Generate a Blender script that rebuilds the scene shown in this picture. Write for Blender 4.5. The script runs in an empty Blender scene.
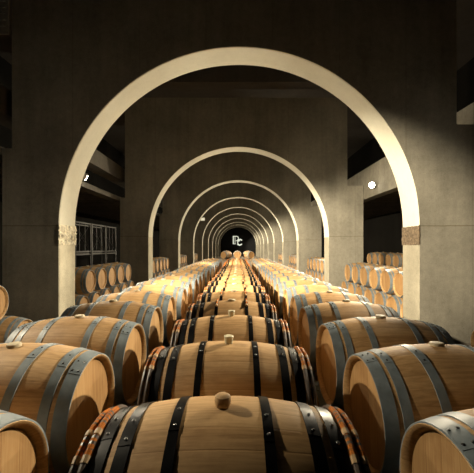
import bpy, math, random
import mathutils.noise as mnoise
from mathutils import Vector, Matrix
random.seed(7)
S = bpy.context.scene
COL = S.collection
PI = math.pi
EYE = 1.83            # camera height above the cellar floor (m)
BAY = 6.0             # distance between the arched walls
RB, RE, HL = 0.340, 0.280, 0.418   # barrel bilge radius, end radius, half length

# ------------------------------------------------------------------ materials
def new_mat(name):
    m = bpy.data.materials.new(name); m.use_nodes = True
    nt = m.node_tree; nt.nodes.clear()
    out = nt.nodes.new('ShaderNodeOutputMaterial'); b = nt.nodes.new('ShaderNodeBsdfPrincipled')
    nt.links.new(b.outputs[0], out.inputs[0])
    return m, nt, b
def N(nt, t, **kw):
    n = nt.nodes.new(t)
    for k, v in kw.items(): setattr(n, k, v)
    return n
def L(nt, a, b): nt.links.new(a, b)
def M(nt, op, a, b=None, c=None):
    n = nt.nodes.new('ShaderNodeMath'); n.operation = op
    for i, v in enumerate((a, b, c)):
        if v is None: continue
        if isinstance(v, (int, float)): n.inputs[i].default_value = v
        else: nt.links.new(v, n.inputs[i])
    return n.outputs[0]
def ramp(nt, src, stops):
    r = nt.nodes.new('ShaderNodeValToRGB'); e = r.color_ramp.elements
    while len(e) > len(stops): e.remove(e[-1])
    while len(e) < len(stops): e.new(0.5)
    for i, (p, c) in enumerate(stops):
        e[i].position = p; e[i].color = (*c, 1)
    nt.links.new(src, r.inputs[0]); return r.outputs[0]
def mul(nt, a, b, f=1.0):
    n = nt.nodes.new('ShaderNodeMix'); n.data_type = 'RGBA'; n.blend_type = 'MULTIPLY'
    n.inputs[0].default_value = f
    nt.links.new(a, n.inputs[6]); nt.links.new(b, n.inputs[7]); return n.outputs[2]
def noise(nt, vec, scale, detail=4, rough=0.55, sc=None):
    if sc:
        mp = N(nt, 'ShaderNodeMapping'); mp.inputs['Scale'].default_value = sc
        L(nt, vec, mp.inputs[0]); vec = mp.outputs[0]
    n = N(nt, 'ShaderNodeTexNoise'); n.inputs['Scale'].default_value = scale
    n.inputs['Detail'].default_value = detail; n.inputs['Roughness'].default_value = rough
    L(nt, vec, n.inputs['Vector']); return n.outputs['Fac']
def bump(nt, bsdf, h, strength, dist=0.01):
    b = N(nt, 'ShaderNodeBump'); b.inputs['Strength'].default_value = strength
    b.inputs['Distance'].default_value = dist
    L(nt, h, b.inputs['Height']); L(nt, b.outputs[0], bsdf.inputs['Normal'])

def oak(name, dark, mid, light, head=False):
    m, nt, b = new_mat(name)
    tc = N(nt, 'ShaderNodeTexCoord'); ob = tc.outputs['Object']
    sp = N(nt, 'ShaderNodeSeparateXYZ'); L(nt, ob, sp.inputs[0])
    oi = N(nt, 'ShaderNodeObjectInfo')
    if head:      # boards across the head, 9 cm wide
        u = M(nt, 'MULTIPLY', sp.outputs['Y'], 11.0)
    else:         # 30 staves round the barrel
        a = M(nt, 'ARCTAN2', sp.outputs['Y'], sp.outputs['Z'])
        u = M(nt, 'MULTIPLY', a, 30 / (2 * PI))
    u = M(nt, 'ADD', u, 200.37)
    fl = M(nt, 'FLOOR', u); fr = M(nt, 'FRACT', u)
    cb = N(nt, 'ShaderNodeCombineXYZ'); L(nt, fl, cb.inputs[0]); L(nt, oi.outputs['Random'], cb.inputs[1])
    wn = N(nt, 'ShaderNodeTexWhiteNoise', noise_dimensions='2D'); L(nt, cb.outputs[0], wn.inputs['Vector'])
    off = N(nt, 'ShaderNodeVectorMath', operation='MULTIPLY_ADD')
    L(nt, wn.outputs['Color'], off.inputs[0]); off.inputs[1].default_value = (9, 9, 9); L(nt, ob, off.inputs[2])
    if head: g = noise(nt, off.outputs[0], 1.0, 5, 0.6, (30, 90, 5))
    else: g = noise(nt, off.outputs[0], 1.0, 5, 0.6, (5, 80, 80))
    blotch = noise(nt, off.outputs[0], 5.0, 3)
    t = M(nt, 'ADD', M(nt, 'MULTIPLY', g, 0.60), M(nt, 'MULTIPLY_ADD', wn.outputs['Value'], 0.16, 0.05))
    t = M(nt, 'ADD', t, M(nt, 'MULTIPLY', blotch, 0.18))
    col = ramp(nt, t, [(0.28, dark), (0.52, mid), (0.76, light)])
    rnd = M(nt, 'MULTIPLY_ADD', oi.outputs['Random'], 0.26, 0.84)
    rc = N(nt, 'ShaderNodeCombineXYZ'); L(nt, rnd, rc.inputs[0]); L(nt, rnd, rc.inputs[1])
    L(nt, M(nt, 'MULTIPLY', rnd, 0.98), rc.inputs[2])
    col = mul(nt, col, rc.outputs[0])
    seam = M(nt, 'MINIMUM', fr, M(nt, 'SUBTRACT', 1.0, fr))
    sc_ = ramp(nt, seam, [(0.0, (0.74, 0.68, 0.60)), (0.025, (1, 1, 1))])
    col = mul(nt, col, sc_)
    stain = noise(nt, ob, 2.3, 6, 0.7)
    st = ramp(nt, stain, [(0.30, (0.62, 0.54, 0.47)), (0.46, (1, 1, 1))])
    col = mul(nt, col, st, 0.6)
    L(nt, col, b.inputs['Base Color']); b.inputs['Roughness'].default_value = 0.62
    b.inputs['Specular IOR Level'].default_value = 0.3
    h = M(nt, 'ADD', M(nt, 'MULTIPLY', g, 0.5), ramp(nt, seam, [(0.0, (0, 0, 0)), (0.05, (1, 1, 1))]))
    bump(nt, b, h, 0.14, 0.003)
    return m
def metal(name, base, rough, metallic, var=0.25, bumpy=0.15):
    m, nt, b = new_mat(name)
    tc = N(nt, 'ShaderNodeTexCoord'); ob = tc.outputs['Object']
    n = noise(nt, ob, 14, 5, 0.6)
    d = tuple(c * (1 - var) for c in base); l = tuple(min(1, c * (1 + var)) for c in base)
    L(nt, ramp(nt, n, [(0.3, d), (0.7, l)]), b.inputs['Base Color'])
    b.inputs['Metallic'].default_value = metallic
    L(nt, M(nt, 'MULTIPLY_ADD', n, 0.3, rough - 0.15), b.inputs['Roughness'])
    bump(nt, b, n, bumpy, 0.002)
    return m
def plain(name, base, rough=0.6, scale=60, var=0.2, bs=0.3, stretch=None):
    m, nt, b = new_mat(name)
    tc = N(nt, 'ShaderNodeTexCoord')
    n = noise(nt, tc.outputs['Object'], scale, 4, 0.6, stretch)
    d = tuple(c * (1 - var) for c in base); l = tuple(min(1, c * (1 + var)) for c in base)
    L(nt, ramp(nt, n, [(0.3, d), (0.7, l)]), b.inputs['Base Color'])
    b.inputs['Roughness'].default_value = rough
    bump(nt, b, n, bs, 0.004)
    return m
def concrete(name, dark, light, rough_bump=0.4, joint=True, big=0.6):
    m, nt, b = new_mat(name)
    tc = N(nt, 'ShaderNodeTexCoord'); ob = tc.outputs['Object']
    n1 = noise(nt, ob, big, 6, 0.65); n2 = noise(nt, ob, 9, 6, 0.7); n3 = noise(nt, ob, 45, 3, 0.6)
    n4 = noise(nt, ob, 1.0, 4, 0.6, (3.5, 3.5, 0.35))      # run marks from the shuttering
    t = M(nt, 'ADD', M(nt, 'MULTIPLY', n1, 0.40), M(nt, 'MULTIPLY', n2, 0.22))
    t = M(nt, 'ADD', t, M(nt, 'MULTIPLY', n3, 0.16)); t = M(nt, 'ADD', t, M(nt, 'MULTIPLY', n4, 0.22))
    mid = tuple((a + c) / 2 for a, c in zip(dark, light))
    col = ramp(nt, t, [(0.36, dark), (0.5, mid), (0.64, light)])
    pores = ramp(nt, n3, [(0.26, (0.45, 0.42, 0.4)), (0.34, (1, 1, 1))])
    col = mul(nt, col, pores, 0.6)
    if joint:     # the day joint of the pour at springing height, and faint board joints
        sp = N(nt, 'ShaderNodeSeparateXYZ'); L(nt, ob, sp.inputs[0])
        wob = M(nt, 'MULTIPLY_ADD', noise(nt, ob, 3, 4), 0.03, -0.015)
        dz = M(nt, 'ABSOLUTE', M(nt, 'ADD', M(nt, 'SUBTRACT', sp.outputs['Z'], EYE + 0.40), wob))
        j = ramp(nt, dz, [(0.003, (0.62, 0.56, 0.48)), (0.014, (1, 1, 1))])
        col = mul(nt, col, j)
        px = M(nt, 'PINGPONG', M(nt, 'ADD', sp.outputs['X'], 50.6), 0.625)
        j2 = ramp(nt, px, [(0.004, (0.72, 0.7, 0.66)), (0.014, (1, 1, 1))])
        col = mul(nt, col, j2, 0.5)
    L(nt, col, b.inputs['Base Color']); b.inputs['Roughness'].default_value = 0.85
    b.inputs['Specular IOR Level'].default_value = 0.2
    bump(nt, b, M(nt, 'ADD', M(nt, 'MULTIPLY', n2, 0.6), n3), rough_bump, 0.01)
    return m
MT = {}
MT['oak'] = oak('oak_staves', (0.29, 0.16, 0.065), (0.51, 0.312, 0.142), (0.67, 0.44, 0.222))
MT['head'] = oak('oak_head_boards', (0.25, 0.13, 0.05), (0.40, 0.23, 0.095), (0.50, 0.32, 0.15), head=True)
MT['galv'] = metal('galvanised_hoop', (0.19, 0.225, 0.245), 0.5, 0.0)
MT['black'] = metal('black_hoop', (0.005, 0.005, 0.006), 0.36, 0.0, 0.3)
MT['black'].node_tree.nodes['Principled BSDF'].inputs['Specular IOR Level'].default_value = 0.13
MT['rivet'] = metal('rivet_steel', (0.25, 0.25, 0.25), 0.3, 0.9)
MT['rivet_dark'] = metal('dark_rivet', (0.05, 0.05, 0.05), 0.3, 0.6)
MT['withy'] = plain('chestnut_bark_withy', (0.10, 0.075, 0.06), 0.42, 40, 0.4, 0.4)
MT['osier'] = plain('orange_osier', (0.47, 0.145, 0.022), 0.7, 30, 0.35, 0.4, (8, 8, 8))
MT['osier'].node_tree.nodes['Principled BSDF'].inputs['Specular IOR Level'].default_value = 0.1
MT['tie'] = plain('pale_osier_tie', (0.50, 0.33, 0.17), 0.55, 60, 0.2)
MT['red'] = plain('red_wine_stain', (0.30, 0.07, 0.03), 0.55, 30, 0.3)
MT['cork'] = plain('bung_wood', (0.60, 0.38, 0.18), 0.7, 50, 0.2)
MT['silicone'] = plain('bung_silicone', (0.62, 0.56, 0.38), 0.4, 20, 0.05, 0.05)
MT['palebung'] = plain('pale_bung', (0.50, 0.42, 0.28), 0.6, 40, 0.15)
MT['conc'] = concrete('cast_concrete', (0.128, 0.118, 0.094), (0.315, 0.292, 0.236))
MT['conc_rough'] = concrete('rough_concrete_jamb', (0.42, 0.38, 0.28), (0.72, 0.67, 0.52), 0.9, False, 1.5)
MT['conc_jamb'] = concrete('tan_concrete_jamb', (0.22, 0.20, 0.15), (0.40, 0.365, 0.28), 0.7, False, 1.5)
MT['lining'] = concrete('cream_arch_lining', (0.58, 0.56, 0.46), (0.70, 0.68, 0.57), 0.12, False, 0.8)
MT['spall'] = plain('broken_plaster', (0.13, 0.095, 0.06), 0.9, 22, 0.55, 0.9)
MT['spall_pale'] = plain('pale_broken_plaster', (0.60, 0.55, 0.42), 0.9, 12, 0.6, 0.9)
MT['beam'] = concrete('beam_concrete', (0.05, 0.045, 0.038), (0.12, 0.108, 0.088), 0.3, False)
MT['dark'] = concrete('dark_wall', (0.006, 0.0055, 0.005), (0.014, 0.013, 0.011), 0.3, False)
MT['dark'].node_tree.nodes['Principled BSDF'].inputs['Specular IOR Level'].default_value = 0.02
MT['ceil'] = concrete('dark_ceiling', (0.05, 0.045, 0.04), (0.09, 0.08, 0.07), 0.3, False)
MT['floor'] = concrete('cellar_floor', (0.13, 0.11, 0.09), (0.25, 0.21, 0.16), 0.3, False)
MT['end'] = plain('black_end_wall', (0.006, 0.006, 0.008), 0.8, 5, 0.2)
MT['steel'] = metal('rack_steel', (0.05, 0.045, 0.04), 0.5, 0.3)
MT['lampbody'] = metal('lamp_housing', (0.35, 0.33, 0.29), 0.45, 0.3)
MT['timber'] = plain('bearer_timber', (0.32, 0.20, 0.10), 0.7, 3, 0.3, 0.3, (20, 1, 20))
MT['slat'] = metal('louvre_slat', (0.50, 0.52, 0.46), 0.5, 0.2)
MT['ink'] = plain('stencil_ink', (0.03, 0.025, 0.02), 0.8)
def glow(name, col, st):
    m = bpy.data.materials.new(name); m.use_nodes = True; nt = m.node_tree; nt.nodes.clear()
    o = N(nt, 'ShaderNodeOutputMaterial'); e = N(nt, 'ShaderNodeEmission')
    e.inputs[0].default_value = (*col, 1); e.inputs[1].default_value = st
    L(nt, e.outputs[0], o.inputs[0]); return m
MT['lens'] = glow('lit_lamp_lens', (1, 0.93, 0.75), 40.0)
MT['sign'] = glow('backlit_letters', (0.86, 0.88, 0.70), 0.9)

# ------------------------------------------------------------------ mesh builder
class MB:
    def __init__(s): s.v = []; s.f = []; s.m = []
    def quadgrid(s, rings, mi=0, closed=True, cap0=False, cap1=False):
        b = len(s.v); n = len(rings[0])
        for r in rings: s.v += [tuple(p) for p in r]
        for i in range(len(rings) - 1):
            for j in range(n if closed else n - 1):
                a = b + i * n + j; c = b + i * n + (j + 1) % n
                s.f.append((a, c, c + n, a + n)); s.m.append(mi)
        if cap0: s.f.append(tuple(b + j for j in range(n))[::-1]); s.m.append(mi)
        if cap1: s.f.append(tuple(b + (len(rings) - 1) * n + j for j in range(n))); s.m.append(mi)
        return s
    def lathe_x(s, prof, seg=48, mi=0, closed_prof=False, cap0=False, cap1=False):
        rings = [[(x, r * math.sin(2 * PI * k / seg), r * math.cos(2 * PI * k / seg)) for k in range(seg)] for x, r in prof]
        if closed_prof: rings.append(rings[0])
        return s.quadgrid(rings, mi, True, cap0, cap1)
    def lathe_z(s, prof, seg=20, mi=0, at=(0, 0, 0)):
        rings = [[(at[0] + r * math.cos(2 * PI * k / seg), at[1] + r * math.sin(2 * PI * k / seg), at[2] + z) for k in range(seg)] for z, r in prof]
        return s.quadgrid(rings, mi, True, True, True)
    def box(s, lo, hi, mi=0, bev=0.0):
        x0, y0, z0 = lo; x1, y1, z1 = hi; b = bev
        def ring(z, i): return [(x0 + i, y0 + i, z), (x1 - i, y0 + i, z), (x1 - i, y1 - i, z), (x0 + i, y1 - i, z)]
        if b: return s.quadgrid([ring(z0, b), ring(z0 + b, 0), ring(z1 - b, 0), ring(z1, b)], mi, True, True, True)
        return s.quadgrid([ring(z0, 0), ring(z1, 0)], mi, True, True, True)
    def tube(s, pts, r, seg=8, mi=0, closed=False):
        rings = []; n = len(pts); P = [Vector(p) for p in pts]
        for i, p in enumerate(P):
            a = P[(i - 1) % n] if (closed or i > 0) else p; c = P[(i + 1) % n] if (closed or i < n - 1) else p
            t = (c - a).normalized(); up = Vector((0, 0, 1)) if abs(t.z) < 0.95 else Vector((1, 0, 0))
            if closed: up = Vector((1, 0, 0))
            u = t.cross(up).normalized(); w = u.cross(t)
            rr = r(i) if callable(r) else r
            rings.append([p + (u * math.cos(2 * PI * k / seg) + w * math.sin(2 * PI * k / seg)) * rr for k in range(seg)])
        if closed: rings.append(rings[0]); return s.quadgrid(rings, mi)
        return s.quadgrid(rings, mi, True, True, True)
    def blob(s, c, r, mi=0, seg=8, axis=None):
        rings = []
        c = Vector(c); ax = Vector(axis or (0, 0, 1)).normalized()
        u = ax.orthogonal().normalized(); w = ax.cross(u)
        for i in range(0, 4):
            a = PI / 2 * i / 3.2
            rings.append([c + ax * (r * 0.6 * math.sin(a)) + (u * math.cos(2 * PI * k / seg) + w * math.sin(2 * PI * k / seg)) * r * math.cos(a) for k in range(seg)])
        return s.quadgrid(rings, mi, True, False, True)
    def mesh(s, name, mats, smooth=True, ang=40):
        me = bpy.data.meshes.new(name); me.from_pydata(s.v, [], s.f)
        for m in mats: me.materials.append(MT[m])
        me.polygons.foreach_set('material_index', s.m)
        me.update()
        import bmesh
        bm = bmesh.new(); bm.from_mesh(me)
        bmesh.ops.remove_doubles(bm, verts=bm.verts, dist=1e-5)
        bmesh.ops.recalc_face_normals(bm, faces=bm.faces); bm.to_mesh(me); bm.free()
        if smooth:
            me.shade_smooth(); me.set_sharp_from_angle(angle=math.radians(ang))
        return me
def link(name, me, parent=None, loc=None, rot=None):
    o = bpy.data.objects.new(name, me); COL.objects.link(o)
    if parent: o.parent = parent
    if loc: o.location = loc
    if rot: o.rotation_euler = rot
    return o
def tag(o, label, cat, group=None, kind=None):
    o['label'] = label; o['category'] = cat
    if group: o['group'] = group
    if kind: o['kind'] = kind
    return o
def struct(o, label=None, cat=None):
    o['kind'] = 'structure'
    if label: o['label'] = label
    if cat: o['category'] = cat
    return o

# ------------------------------------------------------------------ barrels
def rad(x):
    t = abs(x) / HL
    return RB - (RB - RE) * (0.25 * t ** 1.2 * t + 0.75 * t ** 2)
def body_profile(n):
    pr = [(-HL + 0.055, RE - 0.032), (-HL + 0.03, RE - 0.024), (-HL + 0.004, RE - 0.012), (-HL, RE - 0.004)]
    for i in range(n + 1):
        x = -HL + 0.004 + (2 * HL - 0.008) * i / n
        pr.append((x, rad(x)))
    pr += [(HL, RE - 0.004), (HL - 0.004, RE - 0.012), (HL - 0.03, RE - 0.024), (HL - 0.055, RE - 0.032)]
    return pr
def hoop_prof(xc, w, t=0.004):
    a, b = xc - w / 2, xc + w / 2
    return [(a, rad(a) - 0.002), (a, rad(a) + t), (b, rad(b) + t), (b, rad(b) - 0.002)]
def head_prof(side):
    x0, x1 = side * (HL - 0.050), side * (HL - 0.032)
    r = RE - 0.026
    return [(x0, r), (x1, r - 0.004)]
def mesh_body(seg=60, n=14): return MB().lathe_x(body_profile(n), seg, 0, False, True, True).mesh('staves', ['oak'])
def mesh_head(side, seg=48):
    return MB().lathe_x(head_prof(side), seg, 0, False, True, True).mesh('head', ['head'])
def mesh_hoop(xc, w, mat, rivmat, ang=0.12, seg=60):
    b = MB().lathe_x(hoop_prof(xc, w), seg, 0, True)
    # riveted lap near the top of the barrel
    rings = []
    for k in range(7):
        a = ang - 0.17 + 0.34 * k / 6
        rings.append([(x, (r + dr) * math.sin(-a), (r + dr) * math.cos(a)) for x, r, dr in
                      [(xc - w / 2, rad(xc - w / 2), 0.003), (xc - w / 2, rad(xc - w / 2), 0.0058), (xc + w / 2, rad(xc + w / 2), 0.0058), (xc + w / 2, rad(xc + w / 2), 0.003)]])
    b.quadgrid(rings, 0, True, True, True)
    for a in (ang - 0.11, ang + 0.11):
        for dx in ((-w * 0.24, w * 0.24) if w > 0.05 else (0,)):
            r = rad(xc + dx) + 0.0056
            b.blob((xc + dx, r * math.sin(-a), r * math.cos(a)), 0.0062, 1, 8, (0, math.sin(-a), math.cos(a)))
    return b.mesh('hoop', [mat, rivmat])
def mesh_withy(xc):
    R = rad(xc) + 0.010; n = 64
    b = MB()
    b.tube([(xc, R * math.sin(2 * PI * k / n), R * math.cos(2 * PI * k / n)) for k in range(n)], lambda i: 0.0095 + 0.0008 * math.sin(i * 2.1), 8, 0, True)
    return b.mesh('withy_hoop', ['withy'])
def mesh_wrap(xc, extra=0.0, a0=-0.30, a1=0.56, turns=26):
    """osier wrapping round the lap of a split withy hoop, on the camera side of the top"""
    R = rad(xc) + 0.010 + extra; b = MB()
    pts = [(xc, -R * math.sin(a0 + (a1 - a0) * k / turns), R * math.cos(a0 + (a1 - a0) * k / turns)) for k in range(turns + 1)]
    b.tube(pts, lambda i: 0.0090 + 0.0013 * (i % 2), 8, 0)
    for c in (0.62, 0.95):      # pale ties
        aa = a0 + (a1 - a0) * c; seg = []
        for q in range(5):
            a = aa - 0.035 + 0.07 * q / 4
            seg.append((xc, -R * math.sin(a), R * math.cos(a)))
        b.tube(seg, 0.0120, 8, 1)
    return b.mesh('osier_binding', ['osier', 'tie'])
def mesh_bung(kind):
    b = MB(); z = RB - 0.006
    if kind == 'cork': b.lathe_z([(0, 0.018), (0.006, 0.022), (0.016, 0.0265), (0.028, 0.028), (0.040, 0.025), (0.046, 0.016)], 20, 0, (0, 0, z))
    elif kind == 'silicone': b.lathe_z([(0, 0.019), (0.012, 0.021), (0.044, 0.026), (0.047, 0.024)], 20, 0, (0, 0, z))
    else: b.lathe_z([(0, 0.034), (0.014, 0.036), (0.020, 0.033), (0.021, 0.030)], 20, 0, (0, 0, z))
    return b.mesh('bung', [kind])
STEEL = [(-0.388, 0.058), (-0.318, 0.042), (-0.156, 0.041), (0.156, 0.041), (0.318, 0.042), (0.388, 0.058)]
BLACK = [(-0.345, 0.044), (-0.278, 0.040), (-0.140, 0.031), (0.140, 0.031), (0.278, 0.040), (0.345, 0.044)]
WITHY = [-0.407, -0.380, 0.380, 0.407]
BODY = mesh_body(); HEADS = [mesh_head(-1), mesh_head(1)]
H_STEEL = [mesh_hoop(x, w, 'galv', 'rivet_dark', 0.15 + 0.1 * (i % 3)) for i, (x, w) in enumerate(STEEL)]
H_BLACK = [mesh_hoop(x, w, 'black', 'rivet', 0.15 + 0.1 * (i % 2)) for i, (x, w) in enumerate(BLACK)]
W_RING = [mesh_withy(x) for x in WITHY]; W_WRAP = [mesh_wrap(x) for x in WITHY]
W_BILGE = [mesh_wrap(x, 0.004, -0.20, 0.42, 20) for x in (-0.140, 0.140)]
BUNG = {k: mesh_bung(k) for k in ('cork', 'silicone', 'palebung')}
def far_mesh(kind, seg=32, bilge=True):
    """one mesh with all the pieces: for barrels too small or too hidden to show parts"""
    b = MB().lathe_x(body_profile(8), seg, 0, False, True, True)
    for s_ in (-1, 1): b.lathe_x(head_prof(s_), seg, 1, False, True, True)
    for x, w in (STEEL if kind == 'steel' else BLACK): b.lathe_x(hoop_prof(x, w), seg, 2, True)
    if kind == 'withy':
        for xc in WITHY + ([-0.140, 0.140] if bilge else []):
            R = rad(xc) + 0.009; n = 10
            if abs(xc) > 0.2: b.tube([(xc, R * math.sin(2 * PI * k / seg), R * math.cos(2 * PI * k / seg)) for k in range(seg)], 0.0095, 6, 3, True)
            b.tube([(xc, -(R + .003) * math.sin(-0.25 + (.9 if abs(xc) > .2 else .65) * k / n), (R + .003) * math.cos(-0.25 + (.9 if abs(xc) > .2 else .65) * k / n)) for k in range(n + 1)], 0.012, 6, 4)
    b.lathe_z([(0, 0.032), (0.018, 0.034), (0.024, 0.028)], 10, 5, (0, 0, RB - 0.006))
    return b.mesh('oak_barrel', ['oak', 'head', 'galv' if kind == 'steel' else 'black', 'withy', 'osier', 'palebung'])
FAR = {'steel': far_mesh('steel'), 'withy': far_mesh('withy'), 'plain_withy': far_mesh('withy', 32, False)}

def make_proto(kind, bung, bilge=False):
    root = bpy.data.objects.new('oak_barrel', None)
    root.empty_display_size = 0.2; parts = []
    def p(name, me, label=None):
        o = bpy.data.objects.new(name, me); o.parent = root
        if label: o['label'] = label
        parts.append(o)
    p('staves', BODY); p('head', HEADS[0]); p('head', HEADS[1])
    if kind == 'steel':
        for h in H_STEEL: p('hoop', h, 'grey galvanised steel hoop')
    else:
        for h in H_BLACK: p('hoop', h, 'black painted metal hoop')
        for h in W_RING: p('withy_hoop', h, 'split chestnut withy hoop')
        for h in W_WRAP: p('osier_binding', h, 'orange osier binding')
        if bilge:
            for h in W_BILGE: p('osier_binding', h, 'orange osier binding on bilge hoop')
    p('bung', BUNG[bung])
    return root, parts
PROTO = {}
def place_barrel(kind, bung, bilge, loc, label, group, rotx=0.0, rotz=0.0, far=False, cat='barrel'):
    if far:
        r = bpy.data.objects.new('oak_barrel', FAR[kind])
        COL.objects.link(r)
    else:
        key = (kind, bung, bilge)
        if key not in PROTO: PROTO[key] = make_proto(*key)
        src, parts = PROTO[key]
        r = src.copy(); COL.objects.link(r)
        for q in parts:
            c = q.copy(); c.parent = r; COL.objects.link(c)
    r.location = loc; r.rotation_euler = (rotx, 0, rotz)
    tag(r, label, cat, group)
    return r
ORD = ['first', 'second', 'third', 'fourth', 'fifth', 'sixth', 'seventh', 'eighth', 'ninth', 'tenth', 'eleventh', 'twelfth', 'thirteenth',
       'fourteenth', 'fifteenth', 'sixteenth', 'seventeenth', 'eighteenth', 'nineteenth', 'twentieth', 'twenty-first', 'twenty-second', 'twenty-third']
PITCH = 0.688; ZT = EYE - 0.862; ZL = ZT - math.sqrt((2 * RB + 0.012) ** 2 - (PITCH / 2) ** 2); ZFLOOR = ZL - RB - 0.006
NROW = 21; Y0 = 1.05
XC = -0.05; XL = -1.18; XR = 1.06
for i in range(NROW):
    y = Y0 + PITCH * i; far = y > 9.5; o = ORD[i]
    j = random.uniform
    # centre row
    bung = 'cork' if i == 0 else ('silicone' if i in (1, 2) else 'palebung')
    look = ['pale oak barrel with a round wooden bung, nearest in the centre row',
            'oak barrel with a pale rubber bung, second from the camera in the centre row',
            'oak barrel with a pale rubber bung, third from the camera in the centre row'][i] if i < 3 else \
        'oak barrel with orange bound hoops, %s from the camera in the centre row' % o
    place_barrel('withy', bung, i > 2, (XC + (0 if i < 3 else j(-.012, .012)), y, ZT), look, 'barrels along the centre row, top layer', 0 if i < 3 else j(-.08, .08), 0, far)
    # left and right rows
    for x, side, other in ((XL, 'left', 'right'), (XR, 'right', 'left')):
        yy = y + (-0.04 if side == 'left' else -0.06)
        lab = 'steel hooped oak barrel, %s from the camera in the row to the %s' % (o, side)
        if i == 0: lab = 'steel hooped oak barrel cut off by the lower %s corner of the photo' % side
        if i == NROW - 1: lab = 'last steel hooped oak barrel at the far end of the %s row' % side
        place_barrel('steel', 'palebung', False, (x + (0 if i < 3 else j(-.02, .02)), yy, ZT), lab, 'barrels along the %s row, top layer' % side, j(-.1, .1), 0, far)
for i in range(-1, NROW):
    y = Y0 + PITCH * (i + 0.5)
    if i < 0: continue
    for x, k, nm, dy in ((XC, 'withy', 'centre', 0), (XL, 'steel', 'left', -.04), (XR, 'steel', 'right', -.06)):
        place_barrel('plain_withy' if k == 'withy' and y > 3.5 else k, 'palebung', False, (x, y + dy, ZL), 'shadowed oak barrel lying in the lower layer beneath the %s row' % nm,
                     'lower layer barrels under the %s row' % nm, 0, 0, y > 3.5)
# the lower barrels that carry the front of each row
for x, k, nm, dy in ((XC, 'withy', 'centre', 0), (XL, 'steel', 'left', -.04), (XR, 'steel', 'right', -.06)):
    place_barrel('plain_withy' if k == 'withy' else k, 'palebung', False, (x, Y0 - PITCH / 2 + dy, ZL), 'shadowed oak barrel lying in the lower layer beneath the %s row' % nm,
                 'lower layer barrels under the %s row' % nm, 0, 0, True)

# stacks in the side bays
def side_barrel(sx, y, z, lab, grp, far=False, X=3.68):
    return place_barrel('steel', 'palebung', False, (sx * (X + HL), y, z), lab, grp, random.uniform(-.1, .1), 0, far)
side_barrel(-1, 4.86, ZT, 'oak barrel cut by the left photo edge, in front of the dark wall', 'barrels stacked before the first arch, left')
bl = side_barrel(-1, 4.86 + PITCH / 2, ZL, 'pale oak barrel with a square dark mark, low at the left photo edge', 'barrels stacked before the first arch, left', X=3.46)
sq = link('stencil_mark', MB().box((HL - 0.0325, -0.035, 0.12), (HL - 0.0310, 0.035, 0.20)).mesh('stencil_mark', ['ink'], False), bl); sq['label'] = 'small dark square mark'
side_barrel(-1, 4.86 - PITCH / 2, ZL, 'oak barrel low in the stack before the dark left wall, outside the frame', 'barrels stacked before the first arch, left', True)
side_barrel(1, 4.72, ZL, 'reddish rimmed oak barrel end at the right photo edge, before the pale pier', 'barrel beside the right pier', X=3.63)
bayname = ['first', 'second', 'third', 'fourth', 'fifth']
for b_ in range(4):
    for sx, side in ((-1, 'left'), (1, 'right')):
        ys = [8.02 + BAY * b_ + PITCH * k for k in range(-1 if sx > 0 and b_ == 0 else 0, 5)]
        for q, y in enumerate(ys):
            side_barrel(sx, y, ZT, 'upper oak barrel, %s from camera, in the %s side stack behind the %s arch' % (ORD[q], side, bayname[b_]),
                        'upper barrels of the side stack behind the %s arch, %s' % (bayname[b_], side), b_ > 0)
        for q in range(len(ys) + 1):
            y = ys[0] + PITCH * (q - 0.5)
            if b_ == 0: lab = 'lower oak barrel, %s from camera, in the %s side stack behind the first arch' % (ORD[q], side)
            else: lab = 'oak barrel low in the side stack behind the %s arch on the %s' % (bayname[b_], side)
            side_barrel(sx, y, ZL, lab, 'lower barrels of the side stack behind the %s arch, %s' % (bayname[b_], side), b_ > 0 or y > 9.5)
# far row against the outer wall on the right, on timber bearers
for q in range(5):
    side_barrel(1, 13.6 + PITCH * q, ZT + 0.26, 'small distant oak barrel, %s along the back stack by the dark right wall' % ORD[q],
                'upper barrels of the back stack by the right wall', True, 6.7)
for q in range(6):
    side_barrel(1, 13.6 + PITCH * (q - 0.5), ZL + 0.26, 'oak barrel low in the back stack by the dark right wall', 'lower barrels of the back stack by the right wall', True, 6.7)
for k, x in enumerate((6.95, 7.4)):
    o = link('timber_bearer', MB().box((x - 0.06, 12.9, ZFLOOR), (x + 0.06, 17.2, ZFLOOR + 0.255), 0, 0.006).mesh('timber_bearer', ['timber']))
    tag(o, 'long timber bearer under the %s side of the back barrel stack' % ('aisle' if k == 0 else 'wall'), 'beam', 'bearers under the back stack')
# three barrels standing proud on a platform beyond the end of the rows
PZ = EYE - 0.63
pf = bpy.data.objects.new('display_platform', None); COL.objects.link(pf); pf.location = (-0.05, 25.5, ZFLOOR)
tag(pf, 'timber platform beyond the row ends, carrying three barrels', 'platform')
ph = PZ - RB - ZFLOOR - 0.012
link('platform_top', MB().box((-1.7, -0.55, ph - 0.06), (1.7, 0.55, ph), 0, 0.006).mesh('platform_top', ['timber']), pf)
for x in (-1.5, 1.5):
    for y in (-0.42, 0.42):
        link('leg', MB().box((x - .06, y - .06, 0), (x + .06, y + .06, ph - 0.06), 0, 0.005).mesh('leg', ['timber']), pf)
for x, rz, lab in ((-0.93, math.radians(58), 'pale oak barrel on the far platform, left of three'), (-0.05, PI / 2, 'pale oak barrel on the far platform, middle of three'),
                   (0.83, math.radians(122), 'pale oak barrel on the far platform, right of three')):
    place_barrel('steel', 'palebung', False, (x, 25.5, PZ), lab, 'three barrels on the far platform', 0, rz, True)

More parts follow.
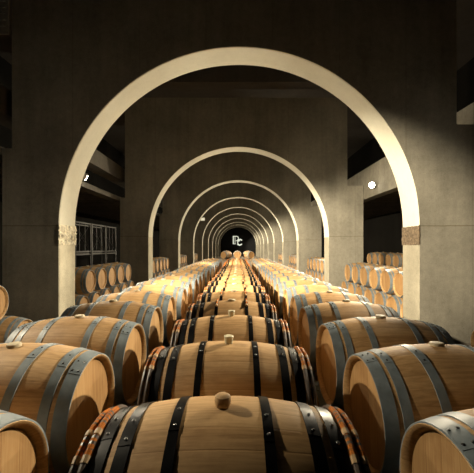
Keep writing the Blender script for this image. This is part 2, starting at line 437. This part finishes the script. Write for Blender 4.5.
# ------------------------------------------------------------------ arched walls
RA, ZC, XA = 3.375, EYE + 0.375, 0.02
WL, WR, WT = -4.24, 4.10, EYE + 5.6
def arch_curve(r, n=72):
    pts = [(XA + r, ZFLOOR)]
    for k in range(5): pts.append((XA + r, ZFLOOR + (ZC - ZFLOOR) * (k + 1) / 6))
    for k in range(n + 1):
        a = PI * k / n; pts.append((XA + r * math.cos(a), ZC + r * math.sin(a)))
    for k in range(5): pts.append((XA - r, ZC - (ZC - ZFLOOR) * (k + 1) / 6))
    pts.append((XA - r, ZFLOOR))
    return pts
def arched_wall(y, idx):
    crv = arch_curve(RA); b = MB(); outer = []
    def proj(px, pz):
        if pz <= ZC: return (WR if px > XA else WL, pz)
        dx, dz = px - XA, pz - ZC
        t = min(((WR - XA) / dx) if dx > 1e-6 else 1e9, ((WL - XA) / dx) if dx < -1e-6 else 1e9, (WT - ZC) / dz if dz > 1e-6 else 1e9)
        return (XA + dx * t, ZC + dz * t)
    outer = [proj(*p) for p in crv]
    # snap the nearest point to each upper corner
    for cx in (WR, WL):
        k = min(range(len(outer)), key=lambda i: (outer[i][0] - cx) ** 2 + (outer[i][1] - WT) ** 2); outer[k] = (cx, WT)
    y0, y1, ch = y, y + 0.6, 0.012
    crv2 = arch_curve(RA + ch)
    rings = [[(p[0], y1, p[1]) for p in outer], [(p[0], y0, p[1]) for p in outer], [(p[0], y0, p[1]) for p in crv2]]
    b.quadgrid(rings, 0, False)
    n = len(crv); nm = 5
    # jambs below the springing are rougher than the curved lining above
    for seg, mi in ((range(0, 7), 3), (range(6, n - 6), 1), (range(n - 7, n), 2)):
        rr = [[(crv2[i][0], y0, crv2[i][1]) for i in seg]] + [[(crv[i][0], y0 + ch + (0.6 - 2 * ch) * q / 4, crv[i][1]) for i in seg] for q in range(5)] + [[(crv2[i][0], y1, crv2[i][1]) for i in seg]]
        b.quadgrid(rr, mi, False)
    b.quadgrid([[(p[0], y1, p[1]) for p in crv2], [(p[0], y1, p[1]) for p in outer]], 0, False)
    b.box((WR, y0, ZFLOOR), (4.70, y1, EYE + 2.30)); b.box((-4.42, y0, ZFLOOR), (WL, y1, EYE + 1.85))
    o = link('wall_arched', b.mesh('wall_arched', ['conc', 'lining', 'conc_rough', 'conc_jamb'], True, 30))
    struct(o, 'concrete cross wall with a round arch, %s from the camera' % ORD[idx], 'arched wall')
    return o
for k in range(10): arched_wall(BAY * (k + 1), k)

def spall(side, y, h0, h1, mat, idx, amp):
    """crumbled plaster band wrapped round a jamb at springing height"""
    b = MB(); rnd = random.Random(3 + idx); rings = []
    ny, nz = 44, 40; x0 = XA + side * RA
    for i in range(nz + 1):
        z = h0 + (h1 - h0) * i / nz; ring = []
        for j in range(ny + 1):
            t = j / ny
            e = min(1, 3.0 * min(i, nz - i) / nz)
            q = mnoise.noise(Vector((t * 4, z * 13 + t * 3, idx * 7.0))) + 0.5 * mnoise.noise(Vector((t * 11, z * 34, idx * 3.0)))
            d = 0.004 + (0.3 * amp + amp * q * 1.5) * e
            # path: short return on the front face, then along the reveal
            if j < 5: ring.append((x0 + side * (0.015 - 0.00375 * j), y - d * 0.25, z + rnd.uniform(-.008, .008)))
            else: ring.append((x0 - side * d, y + 0.62 * (j - 5) / (ny - 5) - 0.01, z + rnd.uniform(-.008, .008)))
        rings.append(ring)
    b.quadgrid(rings, 0, False)
    # a back so the band is a solid crust
    o = link('trim_%d' % idx, b.mesh('trim', [mat], True, 25))
    md = o.modifiers.new('thick', 'SOLIDIFY'); md.thickness = 0.012; md.offset = 0
    struct(o, 'crumbled plaster band on the %s jamb of the first arch' % ('right' if side > 0 else 'left'), 'plaster band')
spall(-1, BAY, EYE + 0.04, EYE + 0.42, 'spall_pale', 1, 0.028)
spall(1, BAY, EYE + 0.04, EYE + 0.40, 'spall', 2, 0.012)

# ------------------------------------------------------------------ shell
YB, YE, XW = -3.0, 66.0, 8.2
def sbox(name, lo, hi, mat, label=None, cat=None):
    o = link(name, MB().box(lo, hi).mesh(name, [mat], False)); struct(o, label, cat); return o
sbox('floor', (-XW - .3, YB - .3, ZFLOOR - 0.2), (XW + .3, YE + .3, ZFLOOR), 'floor')
CT = EYE + 6.6
sbox('ceiling', (-XW - .3, YB - .3, CT), (XW + .3, YE + .3, CT + 0.25), 'ceil')
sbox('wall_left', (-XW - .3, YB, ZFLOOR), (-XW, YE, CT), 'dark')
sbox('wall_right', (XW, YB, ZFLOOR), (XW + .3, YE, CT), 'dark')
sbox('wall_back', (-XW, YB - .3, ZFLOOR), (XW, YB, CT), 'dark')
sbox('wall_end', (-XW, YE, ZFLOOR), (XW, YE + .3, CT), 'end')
# longitudinal beams and the ribbed low ceilings of the side aisles
sbox('beam_left', (-4.75, YB, EYE + 1.72), (-4.42, YE, EYE + 1.86), 'beam', 'thin concrete edge beam of the left aisle', 'beam')
sbox('beam_left_upper', (-4.85, YB, EYE + 2.50), (-4.36, YE, EYE + 3.0), 'beam', 'heavy concrete beam along the left aisle', 'beam')
sbox('beam_right', (4.72, YB, EYE + 1.78), (5.05, YE, EYE + 2.90), 'conc', 'concrete edge beam of the right aisle', 'beam')
for sx, nm in ((-1, 'left'), (1, 'right')):
    b = MB(); x0, x1 = (4.76, XW) if sx < 0 else (5.06, XW)
    lo, hi = (sx * x0, sx * x1) if sx > 0 else (sx * x1, sx * x0)
    b.box((lo, YB, EYE + 1.92), (hi, YE, EYE + 2.02))
    y = YB + 0.2
    while y < 40:
        b.box((lo, y, EYE + 1.79), (hi, y + 0.14, EYE + 1.92)); y += 0.45
    struct(link('ceiling_' + nm, b.mesh('ceiling_aisle', ['beam'], False)), 'low ribbed ceiling of the %s side aisle' % nm, 'ceiling')
# cross beam high above, just before the second wall
sbox('beam_cross', (-4.30, 10.9, EYE + 5.62), (4.66, 11.4, CT), 'ceil', 'dark beam high under the ceiling before the second arch', 'beam')

# ------------------------------------------------------------------ letters on the end wall
def prism(poly, y0, y1, b):
    n = len(poly); base = len(b.v)
    b.v += [(x, y0, z) for x, z in poly] + [(x, y1, z) for x, z in poly]
    b.f.append(tuple(range(base, base + n))); b.m.append(0)
    b.f.append(tuple(range(base + n, base + 2 * n))[::-1]); b.m.append(0)
    for i in range(n):
        b.f.append((base + i, base + (i + 1) % n, base + n + (i + 1) % n, base + n + i)); b.m.append(0)
def stroke(b, pts, w, y0, y1):
    for (x0, z0), (x1, z1) in zip(pts, pts[1:]):
        d = Vector((x1 - x0, z1 - z0)); l = d.length or 1; nx, nz = -d.y / l * w / 2, d.x / l * w / 2
        ex, ez = d.x / l * w * .3, d.y / l * w * .3
        prism([(x0 + nx - ex, z0 + nz - ez), (x1 + nx + ex, z1 + nz + ez), (x1 - nx + ex, z1 - nz + ez), (x0 - nx - ex, z0 - nz - ez)], y0, y1, b)
PXM = (YE - 0.3) / 320.0
def LP(px, py): return ((px - 238) * PXM, EYE + (247 - py) * PXM)
ys0, ys1 = YE - 0.12, YE - 0.02
sg = bpy.data.objects.new('monogram_sign', None); COL.objects.link(sg); sg.location = (0, YE, EYE)
tag(sg, 'pale glowing monogram of two joined letters on the black end wall', 'sign')
def sgpart(nm, fn):
    b = MB(); fn(b); me = b.mesh(nm, ['sign'], False); o = link(nm, me, sg); o.matrix_parent_inverse = Matrix.Translation(sg.location).inverted()
def f1(b):
    stroke(b, [LP(233.3, 236.2), LP(233.3, 243.8)], 0.9 * PXM, ys0, ys1)
    stroke(b, [LP(235.0, 236.6), LP(235.0, 243.8)], 0.5 * PXM, ys0, ys1)
    stroke(b, [LP(233.0, 236.3), LP(237.0, 236.3), LP(238.4, 237.3), LP(238.4, 239.0), LP(237.2, 240.4), LP(236.2, 240.8)], 0.7 * PXM, ys0, ys1)
    stroke(b, [LP(232.9, 243.8), LP(235.6, 243.8)], 0.5 * PXM, ys0, ys1)
def f2(b):
    cx, cy = 240.0, 242.2; P = []
    for k in range(15):
        a = math.radians(40 + 280 * k / 14); P.append(LP(cx + 2.3 * math.cos(a), cy - 2.9 * math.sin(a)))
    stroke(b, P, 0.95 * PXM, ys0, ys1)
    stroke(b, [LP(237.6, 244.4), LP(239.5, 245.2), LP(241.6, 244.2)], 1.2 * PXM, ys0, ys1)
    stroke(b, [LP(238.6, 241.2), LP(240.2, 239.6), LP(241.8, 240.0)], 1.0 * PXM, ys0, ys1)
sgpart('letter', f1); sgpart('letter', f2)

# ------------------------------------------------------------------ steel gate panels in the left aisle
def gate(y0, y1, idx, lab):
    X = -7.0; r = bpy.data.objects.new('steel_rack', None); COL.objects.link(r); r.location = (X, (y0 + y1) / 2, ZFLOOR)
    tag(r, lab, 'rack', 'steel racks in the left aisle')
    h = EYE + 1.12 - ZFLOOR; mid = EYE - 0.22 - ZFLOOR; w = (y1 - y0) / 2 - 0.03; d = 0.8
    for y in (-w, w):
        for x in (0, -d):
            link('post', MB().box((x - .03, y - .03, 0), (x + .03, y + .03, h), 0, .004).mesh('post', ['steel']), r)
    for z in (mid - 0.12, mid, h - 0.03):
        for x in (0, -d):
            link('crossbar', MB().box((x - .022, -w + .03, z - .025), (x + .022, w - .03, z + .025)).mesh('crossbar', ['steel'], False), r)
    for y in (-w, w):
        link('side_brace', MB().tube([(0, y, mid), (-d, y, h - .03)], .014).mesh('side_brace', ['steel']), r)
    b = MB()
    for q in range(1, 3):
        y = -w + 2 * w * q / 3; b.box((-0.008, y - .012, mid + .025), (0.012, y + .012, h - .055))
    b.tube([(0.0, -w + .03, mid + .03), (0.0, w - .03, h - .06)], .009, 6)
    link('infill_bars', b.mesh('infill_bars', ['steel']), r)
gate(13.55, 15.2, 0, 'tall steel rack frame in the dark left aisle, nearest the first arch')
gate(15.3, 16.85, 1, 'tall steel rack frame in the dark left aisle, middle one')
gate(16.95, 18.3, 2, 'tall steel rack frame in the dark left aisle, beside the second wall edge')

# louvre at the upper left corner of the picture
lv = bpy.data.objects.new('louvre_vent', None); COL.objects.link(lv); lv.location = (-4.62, 5.9, EYE + 4.05)
tag(lv, 'slatted metal louvre at the top left edge of the photo', 'vent')
lb = MB()
for q in range(9):
    z = 0.0 + q * 0.115
    lb.quadgrid([[(-0.55, -.02, z), (0.30, -.02, z), (0.30, .05, z + .05), (-0.55, .05, z + .05)], [(-0.55, -.02, z + .012), (0.30, -.02, z + .012), (0.30, .05, z + .062), (-0.55, .05, z + .062)]], 0, True, True, True)
link('slats', lb.mesh('slats', ['slat'], False), lv)
link('louvre_frame', MB().box((-0.6, 0.05, -0.08), (0.34, 0.09, 1.15)).mesh('louvre_frame', ['lampbody'], False), lv)

# ------------------------------------------------------------------ lamps
def spot_fixture(loc, target, power, cone, blend, label, lens=True, col=(1, 0.86, 0.62), extra=None, radius=0.05, hang=0.5):
    """spotlight with bracket; the light sits at the lens"""
    L0 = Vector(loc); d = (Vector(target) - L0).normalized()
    r = bpy.data.objects.new('spotlight', None); COL.objects.link(r); r.location = loc
    tag(r, label, 'lamp', 'spotlights along the beams')
    q = d.to_track_quat('-Z', 'Y')
    b = MB(); b.lathe_z([(0.20, 0.045), (0.19, 0.07), (0.03, 0.11), (0.0, 0.112), (0.0, 0.102), (0.02, 0.098)], 20)
    hsg = link('housing', b.mesh('housing', ['lampbody']), r); hsg.rotation_mode = 'QUATERNION'; hsg.rotation_quaternion = q
    if lens:
        ln = link('lens', MB().lathe_z([(0.020, 0.07), (0.0, 0.10), (-0.025, 0.06)], 20).mesh('lens', ['lens']), r); ln.rotation_mode = 'QUATERNION'; ln.rotation_quaternion = q
        ln['label'] = 'glowing lens'
    sgn = 1 if loc[0] > 0 else -1
    link('bracket', MB().tube([(0, 0, 0.06), (0, 0, 0.02), (0.15 * sgn, 0, 0.02), (hang * sgn, 0, 0.02)], 0.012).mesh('bracket', ['lampbody']), r)
    for i, (tg, pw, cn, bl) in enumerate([(target, power, cone, blend)] + (extra or [])):
        ld = bpy.data.lights.new('spot', 'SPOT'); ld.energy = pw; ld.spot_size = math.radians(cn); ld.spot_blend = bl
        ld.color = col; ld.shadow_soft_size = radius
        dd = (Vector(tg) - L0).normalized()
        lo = bpy.data.objects.new('spot', ld); COL.objects.link(lo)
        lo.location = L0 + dd * 0.09; lo.rotation_mode = 'QUATERNION'; lo.rotation_quaternion = dd.to_track_quat('-Z', 'Y')
def nm(k): return ['nearest', 'second', 'third', 'fourth', 'fifth', 'sixth', 'seventh', 'eighth', 'ninth', 'tenth', 'eleventh'][k]
def aim(A, az, el, d=5.0):
    az, el = math.radians(az), math.radians(el)
    return Vector(A) + Vector((math.cos(az) * math.cos(el), math.sin(az) * math.cos(el), math.sin(el))) * d
for k in range(0, 10):
    yb = BAY * k
    B = (4.56, yb + 4.9, EYE + 2.11)
    if k == 0: spot_fixture(B, aim(B, 195, -16), 2700, 54, 0.45, 'small round spotlight on the right aisle beam, nearest the camera')
    else: spot_fixture(B, (-2.2, yb - 0.9, EYE - 0.2), 1850, 100, 0.5, 'small round spotlight on the right aisle beam, %s from the camera' % nm(k))
    A = (-4.28, yb + 3.0, EYE + 1.95)
    ex = [((3.4, yb + 0.2, EYE + 1.2), 800, 110, 0.5)] if k else [((-0.3, 0.8, EYE - 0.6), 800, 54, 0.7)]
    spot_fixture(A, aim(A, 38, -27), 900, 62, 0.2,
                 'small round spotlight on the left aisle beam, %s from the camera' % nm(k), extra=ex, hang=0.3)
    P = (-4.28, yb + 0.9, EYE + 1.95)  # added spotlight, hidden behind the wall, to brighten the right pier faces
    spot_fixture(P, aim(P, 45, -12), 8600 if k == 0 else 6300, 38, 0.5,
                 'unseen spotlight added high on the left, just behind the wall %s from the camera' % nm(k), hang=0.3)
bx = bpy.data.objects.new('wall_lamp', None); COL.objects.link(bx); bx.location = (-3.3, BAY * 5 - 0.13, EYE + 2.6)
tag(bx, 'small pale lit box lamp on the left of the fifth arched wall', 'lamp')
link('lamp_body', MB().box((-0.22, 0, -0.16), (0.22, 0.13, 0.16), 0, 0.01).mesh('lamp_body', ['lampbody']), bx)
MT['boxglow'] = glow('lit_diffuser', (1, 0.9, 0.6), 0.8)
link('diffuser', MB().box((-0.19, -0.02, -0.13), (0.19, 0.0, 0.13)).mesh('diffuser', ['boxglow'], False), bx)

# ------------------------------------------------------------------ world, camera, view
w = bpy.data.worlds.new('World'); S.world = w; w.use_nodes = True
bg = w.node_tree.nodes['Background']; bg.inputs[0].default_value = (0.9, 0.8, 0.6, 1); bg.inputs[1].default_value = 0.0
cd = bpy.data.cameras.new('Camera'); co = bpy.data.objects.new('Camera', cd); COL.objects.link(co)
co.location = (0, 0, EYE); co.rotation_euler = (PI / 2, 0, 0)
cd.sensor_width = 36; cd.sensor_fit = 'HORIZONTAL'; cd.lens = 320 / 474 * 36
cd.shift_y = 10.5 / 474; cd.shift_x = -1 / 474; cd.clip_end = 200; cd.clip_start = 0.02
S.camera = co
S.view_settings.view_transform = 'Standard'; S.view_settings.look = 'None'; S.view_settings.gamma = 1
S.view_settings.use_curve_mapping = False; S.view_settings.exposure = 0.0
S.cycles.max_bounces = 6; S.cycles.diffuse_bounces = 1; S.cycles.use_denoising = True
